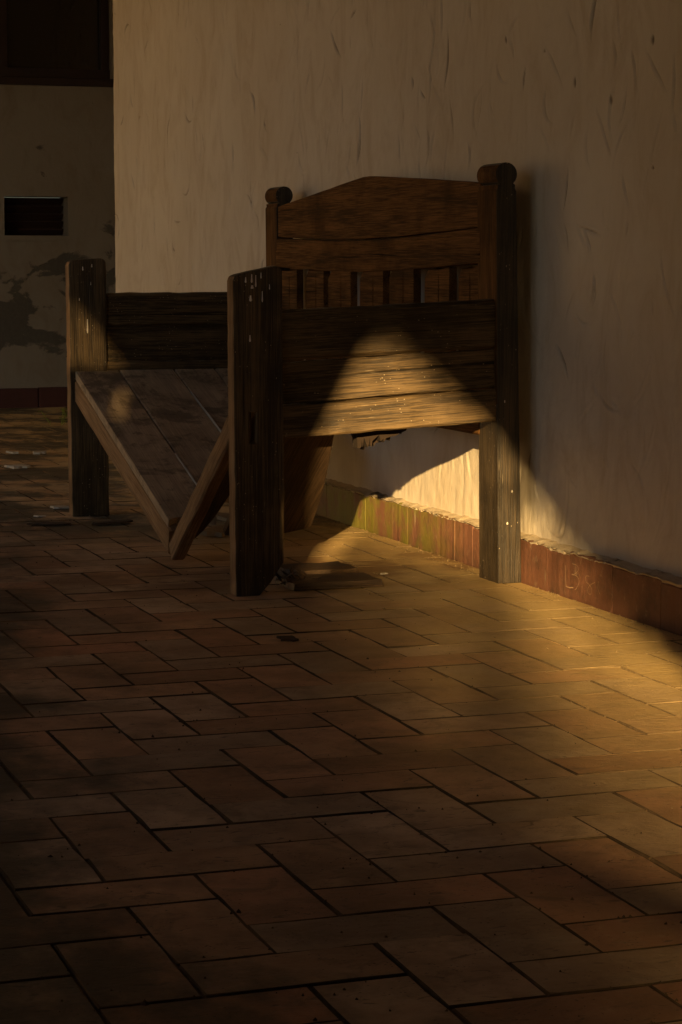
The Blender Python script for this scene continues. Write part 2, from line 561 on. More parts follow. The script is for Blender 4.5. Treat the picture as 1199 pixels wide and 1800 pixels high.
GV, GF = [], []
gr_ = random.Random(12)
for _ in range(2600):
    yy0 = 1.9 + 6.5 * gr_.random() ** 1.3
    if gr_.random() < .45:                                    # crumbs gather along the foot of the wall and in the joints
        xx0 = XS - abs(gr_.gauss(0, .03)) - .002
    else:
        xx0 = gr_.uniform(.4, 2.2)
        if gr_.random() < .7:
            if gr_.random() < .5: xx0 = LX + round((xx0 - LX) / U) * U + gr_.gauss(0, .004)
            else: yy0 = LY + round((yy0 - LY) / U) * U + gr_.gauss(0, .004)
    if 5.05 < yy0 < 5.3 and xx0 > 2.13: continue
    r_ = gr_.uniform(.0008, .0024) * (1.8 if gr_.random() < .06 else 1)
    b_ = len(GV)
    a0 = gr_.uniform(0, 6.28)
    for q in range(4):
        GV.append((xx0 + r_ * 1.4 * math.cos(a0 + q * 1.57) * gr_.uniform(.6, 1.2), yy0 + r_ * 1.4 * math.sin(a0 + q * 1.57) * gr_.uniform(.6, 1.2), -.001))
    GV.append((xx0 + gr_.uniform(-r_, r_) * .4, yy0 + gr_.uniform(-r_, r_) * .4, r_ * gr_.uniform(.8, 1.5)))
    GF += [(b_ + q, b_ + (q + 1) % 4, b_ + 4) for q in range(4)]
gro = mesh_obj('grit', GV, GF, M['soil'], fl)
tag(gro, kind='stuff')

# ------------------------------------------------------------------ the long plaster wall with real trowel relief
def vnoise(ny, nz, cy, cz, seed):
    r = np.random.default_rng(seed)
    gy, gz = int(ny / cy) + 3, int(nz / cz) + 3
    G = r.random((gy, gz))
    y = np.arange(ny) / cy; z = np.arange(nz) / cz
    iy, iz = y.astype(int), z.astype(int)
    fy, fz = y - iy, z - iz
    fy = fy * fy * (3 - 2 * fy); fz = fz * fz * (3 - 2 * fz)
    a = G[np.ix_(iy, iz)]; b = G[np.ix_(iy + 1, iz)]; c = G[np.ix_(iy, iz + 1)]; d = G[np.ix_(iy + 1, iz + 1)]
    fy = fy[:, None]; fz = fz[None, :]
    return (a * (1 - fy) + b * fy) * (1 - fz) + (c * (1 - fy) + d * fy) * fz

Y0, Y1, Z0, Z1, ST = 3.9, YEND, .10, 2.25, .0046
ny, nz = int((Y1 - Y0) / ST) + 1, int((Z1 - Z0) / ST) + 1
ys = np.linspace(Y0, Y1, ny); zs = np.linspace(Z0, Z1, nz)
Hh = (vnoise(ny, nz, 90, 117, 1) - .5) * .010 + (vnoise(ny, nz, 26, 28, 2) - .5) * .0024 + (np.abs(vnoise(ny, nz, 12, 12, 3) - .5) + .6 * np.abs(vnoise(ny, nz, 6, 8, 13) - .5)) * -.0030 + (vnoise(ny, nz, 4, 9, 4) - .5) * .0014
Gr = np.zeros((ny, nz))
rs = np.random.default_rng(21)
def stroke(cy, cz, length, ang, curv, width, depth, dirt):
    ext = length * .7 + .03
    i0, i1 = max(0, int((cy - ext - Y0) / ST)), min(ny, int((cy + ext - Y0) / ST) + 1)
    j0, j1 = max(0, int((cz - ext - Z0) / ST)), min(nz, int((cz + ext - Z0) / ST) + 1)
    if i1 - i0 < 2 or j1 - j0 < 2:
        return
    Yg, Zg = np.meshgrid(ys[i0:i1] - cy, zs[j0:j1] - cz, indexing='ij')
    a = Yg * math.sin(ang) + Zg * math.cos(ang)
    b = Yg * math.cos(ang) - Zg * math.sin(ang) - curv * (a * a)
    tt = np.clip(np.abs(a) / (length / 2), 0, 1)
    taper = 1 - tt ** 2
    wv = width * (.45 + .55 * taper)
    prof = np.exp(-(b / wv) ** 2) * taper
    lip = np.exp(-((b - 1.9 * wv) / (1.5 * wv)) ** 2) * taper
    depth *= 1.0 + .45 * min(1, max(0, (cz - .38) / .15))
    Hh[i0:i1, j0:j1] += -depth * prof + depth * .55 * lip
    Gr[i0:i1, j0:j1] = np.maximum(Gr[i0:i1, j0:j1], dirt * prof)
for _ in range(700):
    stroke(rs.uniform(Y0, Y1), Z0 + .12 + (Z1 - Z0 - .12) * rs.random(), rs.uniform(.04, .24), rs.normal(0, .45), rs.normal(0, 5), rs.uniform(.0025, .0058), rs.uniform(.0008, .0024), rs.uniform(0, .42))
for _ in range(80):
    stroke(rs.uniform(Y0, Y1), rs.uniform(Z0, Z1), rs.uniform(.05, .20), rs.normal(0, .8), rs.normal(0, 8), rs.uniform(.003, .005), rs.uniform(.0022, .0045), rs.uniform(.40, .85))
for cy, cz, ln, an, cu, wd, di in [(5.735, 1.345, .20, -.12, 1.5, .006, 1.0), (5.70, 1.19, .16, .25, 1.0, .006, .5), (4.914, 1.224, .035, 0, 0, .007, 1.0),
                                   (4.727, 1.172, .035, 0, 0, .006, 1.0), (5.327, 1.362, .03, .5, 0, .007, 1.0), (4.516, 1.287, .03, 0, 0, .009, 1.0),
                                   (5.08, 1.312, .012, 0, 0, .007, .9), (4.507, 1.008, .012, 0, 0, .008, 1.0), (5.02, 1.27, .20, .75, 1.0, .006, .45),
                                   (4.50, 1.22, .18, .8, 0, .006, .45), (4.95, .86, .12, .35, 2, .006, .5), (4.83, .85, .10, .6, 4, .006, .45),
                                   (4.80, .73, .12, -.4, 3, .006, .4), (4.86, .66, .10, 1.3, -6, .006, .4), (9.3, 1.55, .16, .08, .5, .008, .6), (8.35, 1.4, .10, .2, 4, .008, .6),
                                   (8.3, 1.28, .12, .3, 1, .007, .5), (7.6, 1.05, .18, .25, -.5, .008, .45), (7.2, .98, .15, .3, 1.5, .008, .45), (6.1, 1.12, .12, .1, 1, .006, .6), (6.6, 1.3, .16, .05, 1, .006, .5)]:
    stroke(cy, cz, ln, an, cu, wd * .72, .0018, di * .9)
edge = np.clip((ys - (YEND - .05)) / .05, 0, 1)[:, None]
Xg = XW - Hh + (edge ** 2) * .022 + (vnoise(ny, nz, 12, 16, 8) - .5) * .01 * edge
Yg, Zg = np.meshgrid(ys, zs, indexing='ij')
V = np.stack([Xg.ravel(), Yg.ravel(), Zg.ravel()], 1)
idx = np.arange(ny * nz).reshape(ny, nz)
F = np.stack([idx[:-1, :-1], idx[:-1, 1:], idx[1:, 1:], idx[1:, :-1]], -1).reshape(-1, 4)
me = bpy.data.meshes.new('plaster_wall')
me.vertices.add(len(V)); me.vertices.foreach_set('co', V.ravel())
me.loops.add(F.size); me.loops.foreach_set('vertex_index', F.ravel().astype(np.int32))
me.polygons.add(len(F)); me.polygons.foreach_set('loop_start', np.arange(0, F.size, 4, dtype=np.int32))
me.polygons.foreach_set('loop_total', np.full(len(F), 4, dtype=np.int32))
me.polygons.foreach_set('use_smooth', np.ones(len(F), dtype=bool))
me.materials.append(M['wall']); me.update(calc_edges=True); me.validate()
at = me.attributes.new('groove', 'FLOAT', 'POINT'); at.data.foreach_set('value', Gr.ravel())
wall = link(bpy.data.objects.new('plaster_wall', me))
tag(wall, 'cream lime-plastered porch wall with trowel marks behind the broken bench', 'wall')
box('wall_core', (XW + .032, -6, -.1), (XW + .40, YEND - .004, 3.0), M['whitewash'], wall)
mesh_obj('wall_face', [(XW, -6, .1), (XW, Y0, .1), (XW, Y0, 3), (XW, -6, 3), (XW, Y0, Z1), (XW, Y1, Z1), (XW, Y1, 3)], [(0, 1, 2, 3), (4, 5, 6, 2)], M['wall'], wall)

# brick skirting along the wall, with a rough mortar ledge
y = 3.05
k = 0
while y < YEND - .05:
    L_ = random.choice([.24, .24, .24, .125]) + random.uniform(-.006, .006)
    y2 = min(y + L_, YEND)
    hgt = .108 + random.uniform(-.006, .004)
    bm = bmesh.new()
    n = 7
    for a in range(n + 1):
        yy = y + .0008 + (y2 - y - .0016) * a / n
        t_ = hgt + random.uniform(-.0035, .003)
        fx = XS + random.uniform(-.0012, .0012)
        for (px_, pz_) in ((fx, -.012), (fx, t_ - .004), (fx + .004, t_), (XW + .03, t_), (XW + .03, -.012)):
            bm.verts.new((px_, yy, pz_))
    bm.verts.ensure_lookup_table()
    for a in range(n):
        for q in range(4):
            i = a * 5 + q
            bm.faces.new([bm.verts[j] for j in (i, i + 5, i + 6, i + 1)])
    bm.faces.new([bm.verts[j] for j in range(5)])
    bm.faces.new([bm.verts[n * 5 + j] for j in range(4, -1, -1)])
    bm_obj('skirting_brick', bm, M['skirt'], wall)
    y = y2
# mortar ledge: a lumpy strip that overhangs the bricks a little and drips
N = 900
yy = np.linspace(3.05, YEND, N)
lip = .001 + .0022 * np.interp(yy, np.linspace(3, 9.8, 260), rs.random(260)) ** 2
drop = .0005 + .006 * np.interp(yy, np.linspace(3, 9.8, 420), rs.random(420)) ** 4
topz = .108 + .006 * np.interp(yy, np.linspace(3, 9.8, 300), rs.random(300))
Vm, Fm = [], []
for i in range(N):
    x = XS - lip[i] * .55
    for (a, b) in ((XS + .003, topz[i] - drop[i] - .008), (x, topz[i] - drop[i]), (x + .001, topz[i] - .004), (XS + .008, topz[i] + .001), (XW + .01, topz[i] + .007)):
        Vm.append((a, yy[i], b))
for i in range(N - 1):
    for q in range(4):
        j = i * 5 + q
        Fm.append((j, j + 5, j + 6, j + 1))
mesh_obj('mortar_ledge', Vm, Fm, M['mortar'], wall, smooth=True)

# scratched scribbles on the skirting
def ribbon(name, pts, w, x, mat, parent):
    V, F = [], []
    for i, (a, b) in enumerate(pts):
        a2, b2 = pts[min(i + 1, len(pts) - 1)]; a1, b1 = pts[max(i - 1, 0)]
        d = Vector((a2 - a1, b2 - b1)).normalized()
        ww = w * (.55 + .45 * random.random())
        V += [(x, a - d.y * ww, b + d.x * ww), (x, a + d.y * ww, b - d.x * ww)]
    for i in range(len(pts) - 1):
        F.append((2 * i, 2 * i + 1, 2 * i + 3, 2 * i + 2))
    return mesh_obj(name, V, F, mat, parent)
def spl(pts, n=8):
    out = []
    P_ = [Vector(p) for p in pts]
    P_ = [P_[0]] + P_ + [P_[-1]]
    for i in range(1, len(P_) - 2):
        for j in range(n):
            t_ = j / n
            a, b, c, d = P_[i - 1], P_[i], P_[i + 1], P_[i + 2]
            out.append(tuple(.5 * ((2 * b) + (c - a) * t_ + (2 * a - 5 * b + 4 * c - d) * t_ ** 2 + (3 * b - a - 3 * c + d) * t_ ** 3)))
    out.append(tuple(P_[-2]))
    return out
def wpt(px, py, x):           # (Y, Z) on the plane X = x that the photograph shows at a pixel
    cx, sx = math.cos(YAW), math.sin(YAW); cp, sp = math.cos(PITCH), math.sin(PITCH)
    a, b = (px - 599.5) / 3933, (900 - py) / 3933
    f = cp + b * sp; u = b * cp - sp
    d = (a * cx + f * sx, -a * sx + f * cx, u)
    return d[1] * x / d[0], CAM_H + d[2] * x / d[0]
XM = XS - .0045
scr = [([(994.5, 994), (994, 1010), (995, 1031), (1001, 1033), (1008, 1033)], .0016, False),
       ([(1006, 991), (1014, 994), (1017, 1002), (1010, 1009), (1005, 1010), (1014, 1013), (1018, 1022), (1014, 1033), (1010, 1037)], .0008, True),
       ([(1036, 1013), (1030, 1013), (1030, 1022), (1036, 1028), (1040, 1036), (1039, 1044), (1034, 1043), (1033, 1036), (1038, 1028), (1046, 1024)], .0008, True),
       ([(1052, 1022), (1051, 1034), (1055, 1046)], .0006, True)]
for pts, w, sm in scr:
    q = [wpt(a, b, XM) for a, b in pts]
    ribbon('scratched_mark', spl(q) if sm else q, w, XM, M['scratch'], wall)

# ------------------------------------------------------------------ the wall behind, with vent niche and dark window
fw = empty('rear_wall', (2.6, YFAR, 0))
tag(fw, 'shaded wall with peeling dark patches, small vent opening and dark window at the far left', 'wall')
bm = bmesh.new()
xs_ = [-.9, 1.2, 2.29, 2.648, 2.905, 3.3]
zs_ = [-.05, .953, 1.168, 1.797, 2.75, 3.0]
for i in range(5):
    for j in range(5):
        if (i == 2 and j == 1) or (i in (1, 2, 3) and j == 3):
            continue
        q = [(xs_[i], YFAR, zs_[j]), (xs_[i + 1], YFAR, zs_[j]), (xs_[i + 1], YFAR, zs_[j + 1]), (xs_[i], YFAR, zs_[j + 1])]
        bm.faces.new([bm.verts.new(p) for p in q])
def reveal(x0, x1, z0, z1, d):
    for a, b in (((x0, z0), (x1, z0)), ((x1, z0), (x1, z1)), ((x1, z1), (x0, z1)), ((x0, z1), (x0, z0))):
        bm.faces.new([bm.verts.new(p) for p in ((a[0], YFAR, a[1]), (b[0], YFAR, b[1]), (b[0], YFAR + d, b[1]), (a[0], YFAR + d, a[1]))])
reveal(2.29, 2.648, .953, 1.168, .22)
reveal(1.2, 2.905, 1.797, 2.75, .14)
bmesh.ops.remove_doubles(bm, verts=bm.verts, dist=1e-5)
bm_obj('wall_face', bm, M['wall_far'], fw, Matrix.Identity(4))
vent = empty('vent', (2.469, YFAR, .95)); vent.location = (2.469 - 2.6, 0, .95); vent.parent = fw
box('vent_back', (2.292, YFAR + .17, .955), (2.646, YFAR + .21, 1.166), M['dark'], vent)
for i in range(5):
    z = .975 + i * .043
    board('vent_slat', (2.295, YFAR + .13, z), (2.643, YFAR + .13, z), .04, .008, (0, .7, -.7), M['dark'], vent, .001, .0005, 4)
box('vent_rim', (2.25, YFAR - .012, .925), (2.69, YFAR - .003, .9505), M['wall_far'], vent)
win = empty('window', (2.05, YFAR, 1.797)); win.location = (2.05 - 2.6, 0, 1.797); win.parent = fw
box('pane', (1.2, YFAR + .10, 1.8), (2.905, YFAR + .13, 2.75), M['glass'], win)
box('sill', (1.16, YFAR - .02, 1.774), (2.93, YFAR + .08, 1.818), M['dark'], win, .004)
for x in (1.22, 1.75, 2.31, 2.88):
    box('window_frame', (x - .022, YFAR + .05, 1.82), (x + .022, YFAR + .097, 2.75), M['dark'], win, .003)
box('window_frame', (1.2, YFAR + .045, 1.822), (2.905, YFAR + .095, 1.872), M['dark'], win, .003)
x = -.9
while x < 3.25:
    x2 = min(x + .24, 3.28)
    box('skirting_brick', (x + .002, YFAR - .026, -.01), (x2 - .002, YFAR + .01, .112 + random.uniform(-.004, .003)), M['red'], fw, .003)
    x = x2
rt = box('return_wall', (3.3, YEND - .3, -.1), (3.6, YFAR + .3, 3.0), M['whitewash'])
tag(rt, 'plastered end wall closing the recess behind the porch wall', 'wall')
rc = box('recess_wall', (XW + .41, YEND - .30, -.1), (3.298, YEND - .006, 3.0), M['whitewash'])
tag(rc, 'plastered wall turning the corner at the end of the porch', 'wall')

# ------------------------------------------------------------------ the broken bench
B = empty('broken_bench', (1.86, 6.05, 0))
tag(B, 'broken dark wooden bench with collapsed seat and tall back against the plaster wall', 'bench')
def eroded(pts, n, amp, rd):
    out = []
    for i in range(len(pts)):
        a, b = pts[i], pts[(i + 1) % len(pts)]
        L_ = math.hypot(b[0] - a[0], b[1] - a[1])
        m = max(1, int(L_ / n))
        for j in range(m):
            f = j / m
            out.append((a[0] + (b[0] - a[0]) * f + (rd.uniform(-amp, amp) if j else 0), a[1] + (b[1] - a[1]) * f + (rd.uniform(-amp, amp) if j else 0)))
    return out
def side_faces(o, mat, low=0.0):
    """the flank towards the yard (world -x) is worn, and coloured lighter for the side light"""
    o.data.materials.append(mat)
    for f in o.data.polygons:
        if f.normal.z > .75 and f.center.x > low:
            f.material_index = 1
def front_post(yf, x0, x1, ztop_l, ztop_r, lean, base_cut, hole, seed):
    """upright board seen flat on: grain runs up, so local x is world z and local z is world -x"""
    rd = random.Random(seed)
    w = x1 - x0
    r = .016
    pts = [(0, 0)]                                           # (world z, world x - x0)
    pts += [(ztop_l - r, -lean), (ztop_l - r * .3, -lean + r * .25), (ztop_l, -lean + r)]
    pts += [(ztop_r, w - lean - r), (ztop_r - r * .3, w - lean - r * .25), (ztop_r - r, w - lean)]
    pts += [(.22, w), (.05 + base_cut * .5, w - .001)]
    pts += [(.055 + base_cut * .2, w * .92), (.03, w * .72), (.008, w * .55), (.0, w * .50)] if base_cut else [(0, w)]
    pts = eroded(pts, .03, .0009, rd)
    pts = [(max(a, 0), -b) for a, b in pts]
    holes = []
    if hole:
        hz0, hz1, hx0, hx1 = hole
        holes = [[(hz0, -hx0), (hz1, -hx0 - .001), (hz1, -hx1), (hz0, -hx1 + .001)]]
    m = frame_from((x0, yf, 0), (0, 0, 1), (-1, 0, 0))
    # local y = z cross x = (-1,0,0) x (0,0,1) = (0,1,0)
    o = outline('front_post', pts, .052, m, M['wood'], B, holes, .004, 0.0)
    side_faces(o, M['wood_edge_lit'])
    return o
fp = front_post(5.12, 1.493, 1.616, .772, .792, .004, .06, (.37, .444, .036, .054), 1)
fp2 = front_post(6.93, 1.484, 1.604, .808, .814, .002, 0.0, None, 2)
for p_, yf, z1 in ((fp, 5.12, .735), (fp2, 6.93, .76)):
    board('cap_groove', (1.498, yf - .0012, z1), (1.606, yf - .0012, z1 + .004), .0035, .003, (0, 0, 1), M['wood_edge_lit'], p_, .0006, .0002, 5)
def rear_post(yf, xb, xt, depth, seed):
    rd = random.Random(seed)
    w = .054
    wb_ = .064
    pts = [(0, 0), (.45, (xt - xb) * .45), (.975, xt - xb)]
    nz_ = .982
    pts += [(nz_, xt - xb + .004), (.990, xt - xb + .003)]
    cz, cx_, rr = 1.0155, xt - xb + w / 2, .029
    for a in range(-58, 239, 18):
        ang = R(a)
        pts.append((cz + rr * -math.cos(ang + R(0)) if False else cz + rr * math.sin(R(-58 + (a + 58))) , cx_ - rr * math.cos(R(a))))
    pts += [(.990, xt - xb + w - .003), (nz_, xt - xb + w - .004), (.975, xt - xb + w), (.45, (xt - xb) * .45 + (w + wb_) / 2), (0, wb_)]
    pts = [(a, -b) for a, b in pts]
    m = frame_from((xb, yf, 0), (0, 0, 1), (-1, 0, 0))
    o = outline('rear_post', pts, depth, m, M['wood_dark'], B, (), .004, 0.0)
    side_faces(o, M['wood_back'], .45)
    return o
rear_post(5.12, 2.176, 2.163, .122, 3)
rear_post(6.93, 2.170, 2.163, .122, 4)
# near end frame: three boards, sagging towards the front
YN = 5.128
def zr(x, zl, zr_): return zl + (x - 1.616) / (2.17 - 1.616) * (zr_ - zl)
def end_board(y, zt, zb, T, mat=None, xa=1.607, xb=2.185, name='end_board', **kw):
    a0, a1 = zr(xa, *zt), zr(xb, *zt)
    b0, b1 = zr(xa, *zb), zr(xb, *zb)
    return board(name, (xa, y + T / 2, (a0 + b0) / 2), (xb, y + T / 2, (a1 + b1) / 2), (a0 - b0 + a1 - b1) / 2, T, (0, 0, 1), mat or M['wood'], B, **kw)
end_board(YN + .002, (.687, .708), (.5635, .5905), .034, c=.008, seg=14, wob=.0012)
end_board(YN + .010, (.5605, .5875), (.459, .491), .028, c=.003, seg=14, wob=.0016)
end_board(YN - .001, (.456, .488), (.377, .406), .040, c=.005, seg=14, wob=.0014)
# far end frame
YF2 = 6.938
board('end_board', (1.596, YF2 + .018, .654), (2.185, YF2 + .018, .654), .104, .034, (0, 0, 1), M['wood'], B, .006, .0012, 14)
board('end_board', (1.596, YF2 + .026, .545), (2.185, YF2 + .026, .545), .120, .028, (0, 0, 1), M['wood'], B, .003, .0012, 14)
board('end_board', (1.596, YF2 + .018, .447), (2.185, YF2 + .018, .447), .084, .040, (0, 0, 1), M['wood'], B, .004, .0012, 14)
# back: peaked crest board, bowed rail, splats
XB = 2.182
def along(y, z): return (y - 5.235, z - .7)
mb = frame_from((XB, 5.235, .7), (0, 1, 0), (0, 0, 1))       # local y = (0,0,1)x(0,1,0) = (-1,0,0)
rd = random.Random(5)
top = [(5.232, .998), (5.50, 1.014), (5.80, 1.031), (5.98, 1.041), (6.06, 1.045), (6.12, 1.0445), (6.22, 1.037), (6.5, 1.0145), (6.75, .9945), (6.938, .979)]
bot = [(6.938, .882), (6.75, .877), (6.45, .870), (6.1, .868), (5.8, .8715), (5.5, .880), (5.232, .8885)]
outline('crest_board', eroded([along(*p) for p in top + bot], .09, .0008, rd), .028, mb, M['wood_back'], B, (), .003)
top = [(5.225, .8865), (5.5, .8775), (5.8, .868), (6.1, .863), (6.45, .866), (6.75, .874), (6.945, .879)]
bot = [(6.945, .787), (6.7, .779), (6.4, .7735), (6.1, .7735), (5.8, .779), (5.5, .789), (5.225, .798)]
outline('back_rail', eroded([along(*p) for p in top + bot], .09, .0008, rd), .036, mb, M['wood_back'], B, (), .004)
for i, (ya, yb) in enumerate([(5.250, 5.385), (5.463, 5.640), (5.703, 5.893), (5.955, 6.150), (6.215, 6.420), (6.495, 6.670), (6.735, 6.915)]):
    c = (ya + yb) / 2
    w = yb - ya
    zt = .792 - .006 * math.cos((c - 6.08) * 2) + random.uniform(-.004, .002)
    s1, s2 = ya + w * .40, ya + w * .50
    # fretted splat: slanted shoulder, slit with a pointed head
    pts = [(ya, .40), (ya, zt), (s1, zt), (s1 + .002, zt - .006), (yb - w * .16, zt - .006), (yb, zt - .030), (yb, .40), (s1 + .010, .40), (s1 + .009, zt - .05), (s1 + .006, zt - .022), (s1 + .003, zt - .05), (s1 + .002, .40)]
    sx_ = random.uniform(-.006, .006)
    outline('back_splat', [along(*p) for p in pts], .022, mb @ Matrix.Translation((0, sx_, 0)) @ Matrix.Rotation(random.uniform(-.01, .01), 4, 'Y'), M['wood_back'], B, (), .002)
board('back_rail', (XB + .004, 5.235, .40), (XB + .004, 6.938, .40), .07, .034, (0, 0, 1), M['wood_back'], B, .004, .001, 10)
# collapsed seat: far half slopes down from the far frame
SL = .3016
def seat_z(y): return .4664 + SL * (y - 6.95)
def seat_plank(xa, xb, y_low, T, mat, seed, name='seat_plank', jag=.02):
    rd = random.Random(seed)
    dirv = Vector((0, -1, -SL)).normalized()
    L_ = (6.944 - y_low) * math.hypot(1, SL)
    w = xb - xa
    pts = [(0, 0), (L_ * .3, rd.uniform(-.0015, .0015)), (L_ * .7, rd.uniform(-.002, .002)), (L_ + rd.uniform(-jag, jag), 0)]
    for f in (.2, .4, .55, .75, .9):
        pts.append((L_ + rd.uniform(-jag, jag), w * f))
    pts += [(L_ + rd.uniform(-jag, jag), w), (L_ * .6, w + rd.uniform(-.002, .002)), (0, w)]
    m = frame_from((xa, 6.944, seat_z(6.944)), dirv, (1, 0, 0))   # local z -> +x ; local y = z cross x
    yl = Vector((1, 0, 0)).cross(dirv)                              # its direction (up or down)
    y0 = -T if yl.z > 0 else 0.0
    return outline(name, pts, T, m, mat, B, (), .003, y0)
seat_plank(1.500, 1.638, 5.80, .026, M['wood_seat'], 11)
seat_plank(1.643, 1.818, 5.92, .026, M['wood_seat'], 12)
seat_plank(1.8235, 1.952, 5.95, .026, M['wood_seat'], 13)
seat_plank(1.957, 2.135, 6.30, .026, M['wood_seat'], 14)
d_ = Vector((0, -1, -SL)).normalized()
p_a = Vector((1.515, 6.945, seat_z(6.945) - .0645)); p_b = Vector((1.515, 5.775, seat_z(5.775) - .0565))
board('seat_rail', p_a, p_b, .072, .034, (0, -SL, 1), M['wood_edge_lit'], B, .006, .0013, 12, .006, seed=31)
for xs_a, ya_, xs_b, yb_ in ((1.8225, 6.74, 1.8215, 6.39), (1.6395, 6.24, 1.6405, 5.95)):
    board('splinter', (xs_a, ya_, seat_z(ya_) - .003), (xs_b, yb_, seat_z(yb_) + .002), .009, .0035, (0, -SL, 1), M['paper'], B, .001, .0006, 8)  # pale raw wood strip whose tone also carries the lit seam
for xk in (1.73, 1.89):
    board('seat_batten', (xk, 6.9, seat_z(6.9) - .052), (xk + .04, 6.3, seat_z(6.3) - .052), .045, .04, (0, -SL, 1), M['wood_seat'], B, .004, .001, 6)
# near half: splintered planks slope the other way, feet on the floor
SN = .66
def near_plank(xa, pts, T, mat, name='seat_plank'):
    dirv = Vector((0, 1, -SN)).normalized()
    org = Vector((xa, 5.185, .4465))
    m = frame_from(org, dirv, (1, 0, 0))
    yl = Vector((1, 0, 0)).cross(dirv)
    y0 = -T if yl.z > 0 else 0.0
    return outline(name, pts, T, m, mat, B, (), .003, y0)
k_ = math.hypot(1, SN)
near_plank(1.534, [(0, 0), (.30, .001), (.655, 0), (.648, .020), (.60, .034), (.52, .047), (.42, .056), (.30, .072), (.29, .085), (0, .088)], .024, M['wood_under'])
near_plank(1.626, [(0, 0), (.40, 0), (.635, .004), (.64, .06), (.618, .085), (.650, .11), (.645, .16), (.630, .195), (.61, .242), (.52, .232), (.38, .214), (.25, .192), (.10, .163), (0, .147)], .024, M['wood_under'])
dn_ = Vector((0, 1, -SN)).normalized()
pa = Vector((1.517, 5.19, .4105)); L_ = (.4105 - .024) / -dn_.z
rail = board('seat_rail', pa, pa + dn_ * (L_ - .012), .056, .036, (0, SN, 1), M['wood_edge_lit'], B, .005, .0010, 10, .010, seed=32)
# rotten stub of a plank left hanging under the near frame
def lump(name, cen, size, mat, parent, seed, sub=4, amp=.35, rot=(0, 0, 0)):
    rd = np.random.default_rng(seed)
    bm = bmesh.new()
    bmesh.ops.create_icosphere(bm, subdivisions=sub, radius=1.0)
    dirs = rd.normal(size=(40, 3)); dirs /= np.linalg.norm(dirs, axis=1)[:, None]
    fr = rd.uniform(3, 26, 40); ph = rd.uniform(0, 6.28, 40)
    for v in bm.verts:
        co = np.array(v.co)
        d = float(np.sum(np.sin(fr * (dirs @ co) * 1.4 + ph) / fr)) * amp * .6
        s = Vector([math.copysign(abs(c_) ** .55, c_) for c_ in v.co])
        v.co = Vector((s.x * size[0], s.y * size[1], s.z * size[2])) * (1 + d)
    m = Matrix.Translation(cen) @ Matrix.Rotation(rot[2], 4, 'Z') @ Matrix.Rotation(rot[1], 4, 'Y') @ Matrix.Rotation(rot[0], 4, 'X')
    return bm_obj(name, bm, mat, parent, m)
rdr = random.Random(8)
for k, (yy_, dx_, dz_, T_) in enumerate(((5.225, 0, .006, .03), (5.258, .010, .000, .03), (5.292, -.006, -.006, .03))):
    xs2 = sorted([1.826 + .158 * rdr.random() for _ in range(26)])
    pts = [(1.984, .425), (1.826, .425)]
    for a in xs2:
        base = .338 + .055 * ((a - 1.826) / .158) ** 1.4
        pts.append((a, base + dz_ + .030 * rdr.random() ** 2.2 - .006 * rdr.random()))
    fine = pts
    outline('rotten_stub', [(a + dx_ - 1.9, b - .4) for a, b in fine], T_, frame_from((1.9, yy_, .4), (1, 0, 0), (0, 0, 1)), M['rot'], B, (), 0.0, -T_)
board('seat_ledge', (1.62, 5.185, .425), (2.17, 5.185, .448), .05, .03, (0, 0, 1), M['wood'], B, .004, .001, 8)
# paint drips and knocks
def drip(x, y, z0, z1, w):
    n = 6
    V, F = [], []
    for i in range(n + 1):
        f = i / n
        ww = w * (.45 + .55 * f ** 2) * (1 if i < n else .4)
        z = z0 + (z1 - z0) * f
        V += [(x - ww, y, z), (x, y - .0016, z), (x + ww, y, z)]
    for i in range(n):
        a = 3 * i
        F += [(a, a + 1, a + 4, a + 3), (a + 1, a + 2, a + 5, a + 4)]
    return V, F
spots = [(5.12, .765, .752, 1.521, .003), (5.12, .772, .752, 1.536, .0032), (5.12, .770, .742, 1.546, .0026), (5.12, .776, .762, 1.559, .002), (5.12, .746, .738, 1.537, .005),
         (5.12, .722, .708, 1.533, .0045), (5.12, .732, .706, 1.562, .0022), (5.12, .628, .612, 1.531, .003), (5.12, .748, .736, 1.580, .0018),
         (6.93, .624, .580, 1.540, .0032), (6.93, .788, .776, 1.527, .003), (6.93, .796, .786, 1.556, .003), (6.93, .690, .682, 1.515, .002), (6.93, .74, .73, 1.552, .0016)]
for yf, za, zb, x, w in spots:
    V, F = drip(x, yf - .0006, za, zb, w)
    pp = fp if yf < 6 else fp2
    o = mesh_obj('paint_drip', V, F, M['white'], pp)
    o.matrix_parent_inverse = (Matrix.Translation(B.location) @ pp.matrix_basis).inverted()
for x, za, w in ((2.20, .155, .0035), (2.212, .235, .003), (2.19, .46, .002)):
    V, F = drip(x, 5.1192, za, za - .006, w)
    o = mesh_obj('paint_drip', V, F, M['white'], B); o.location = -Vector(B.location)

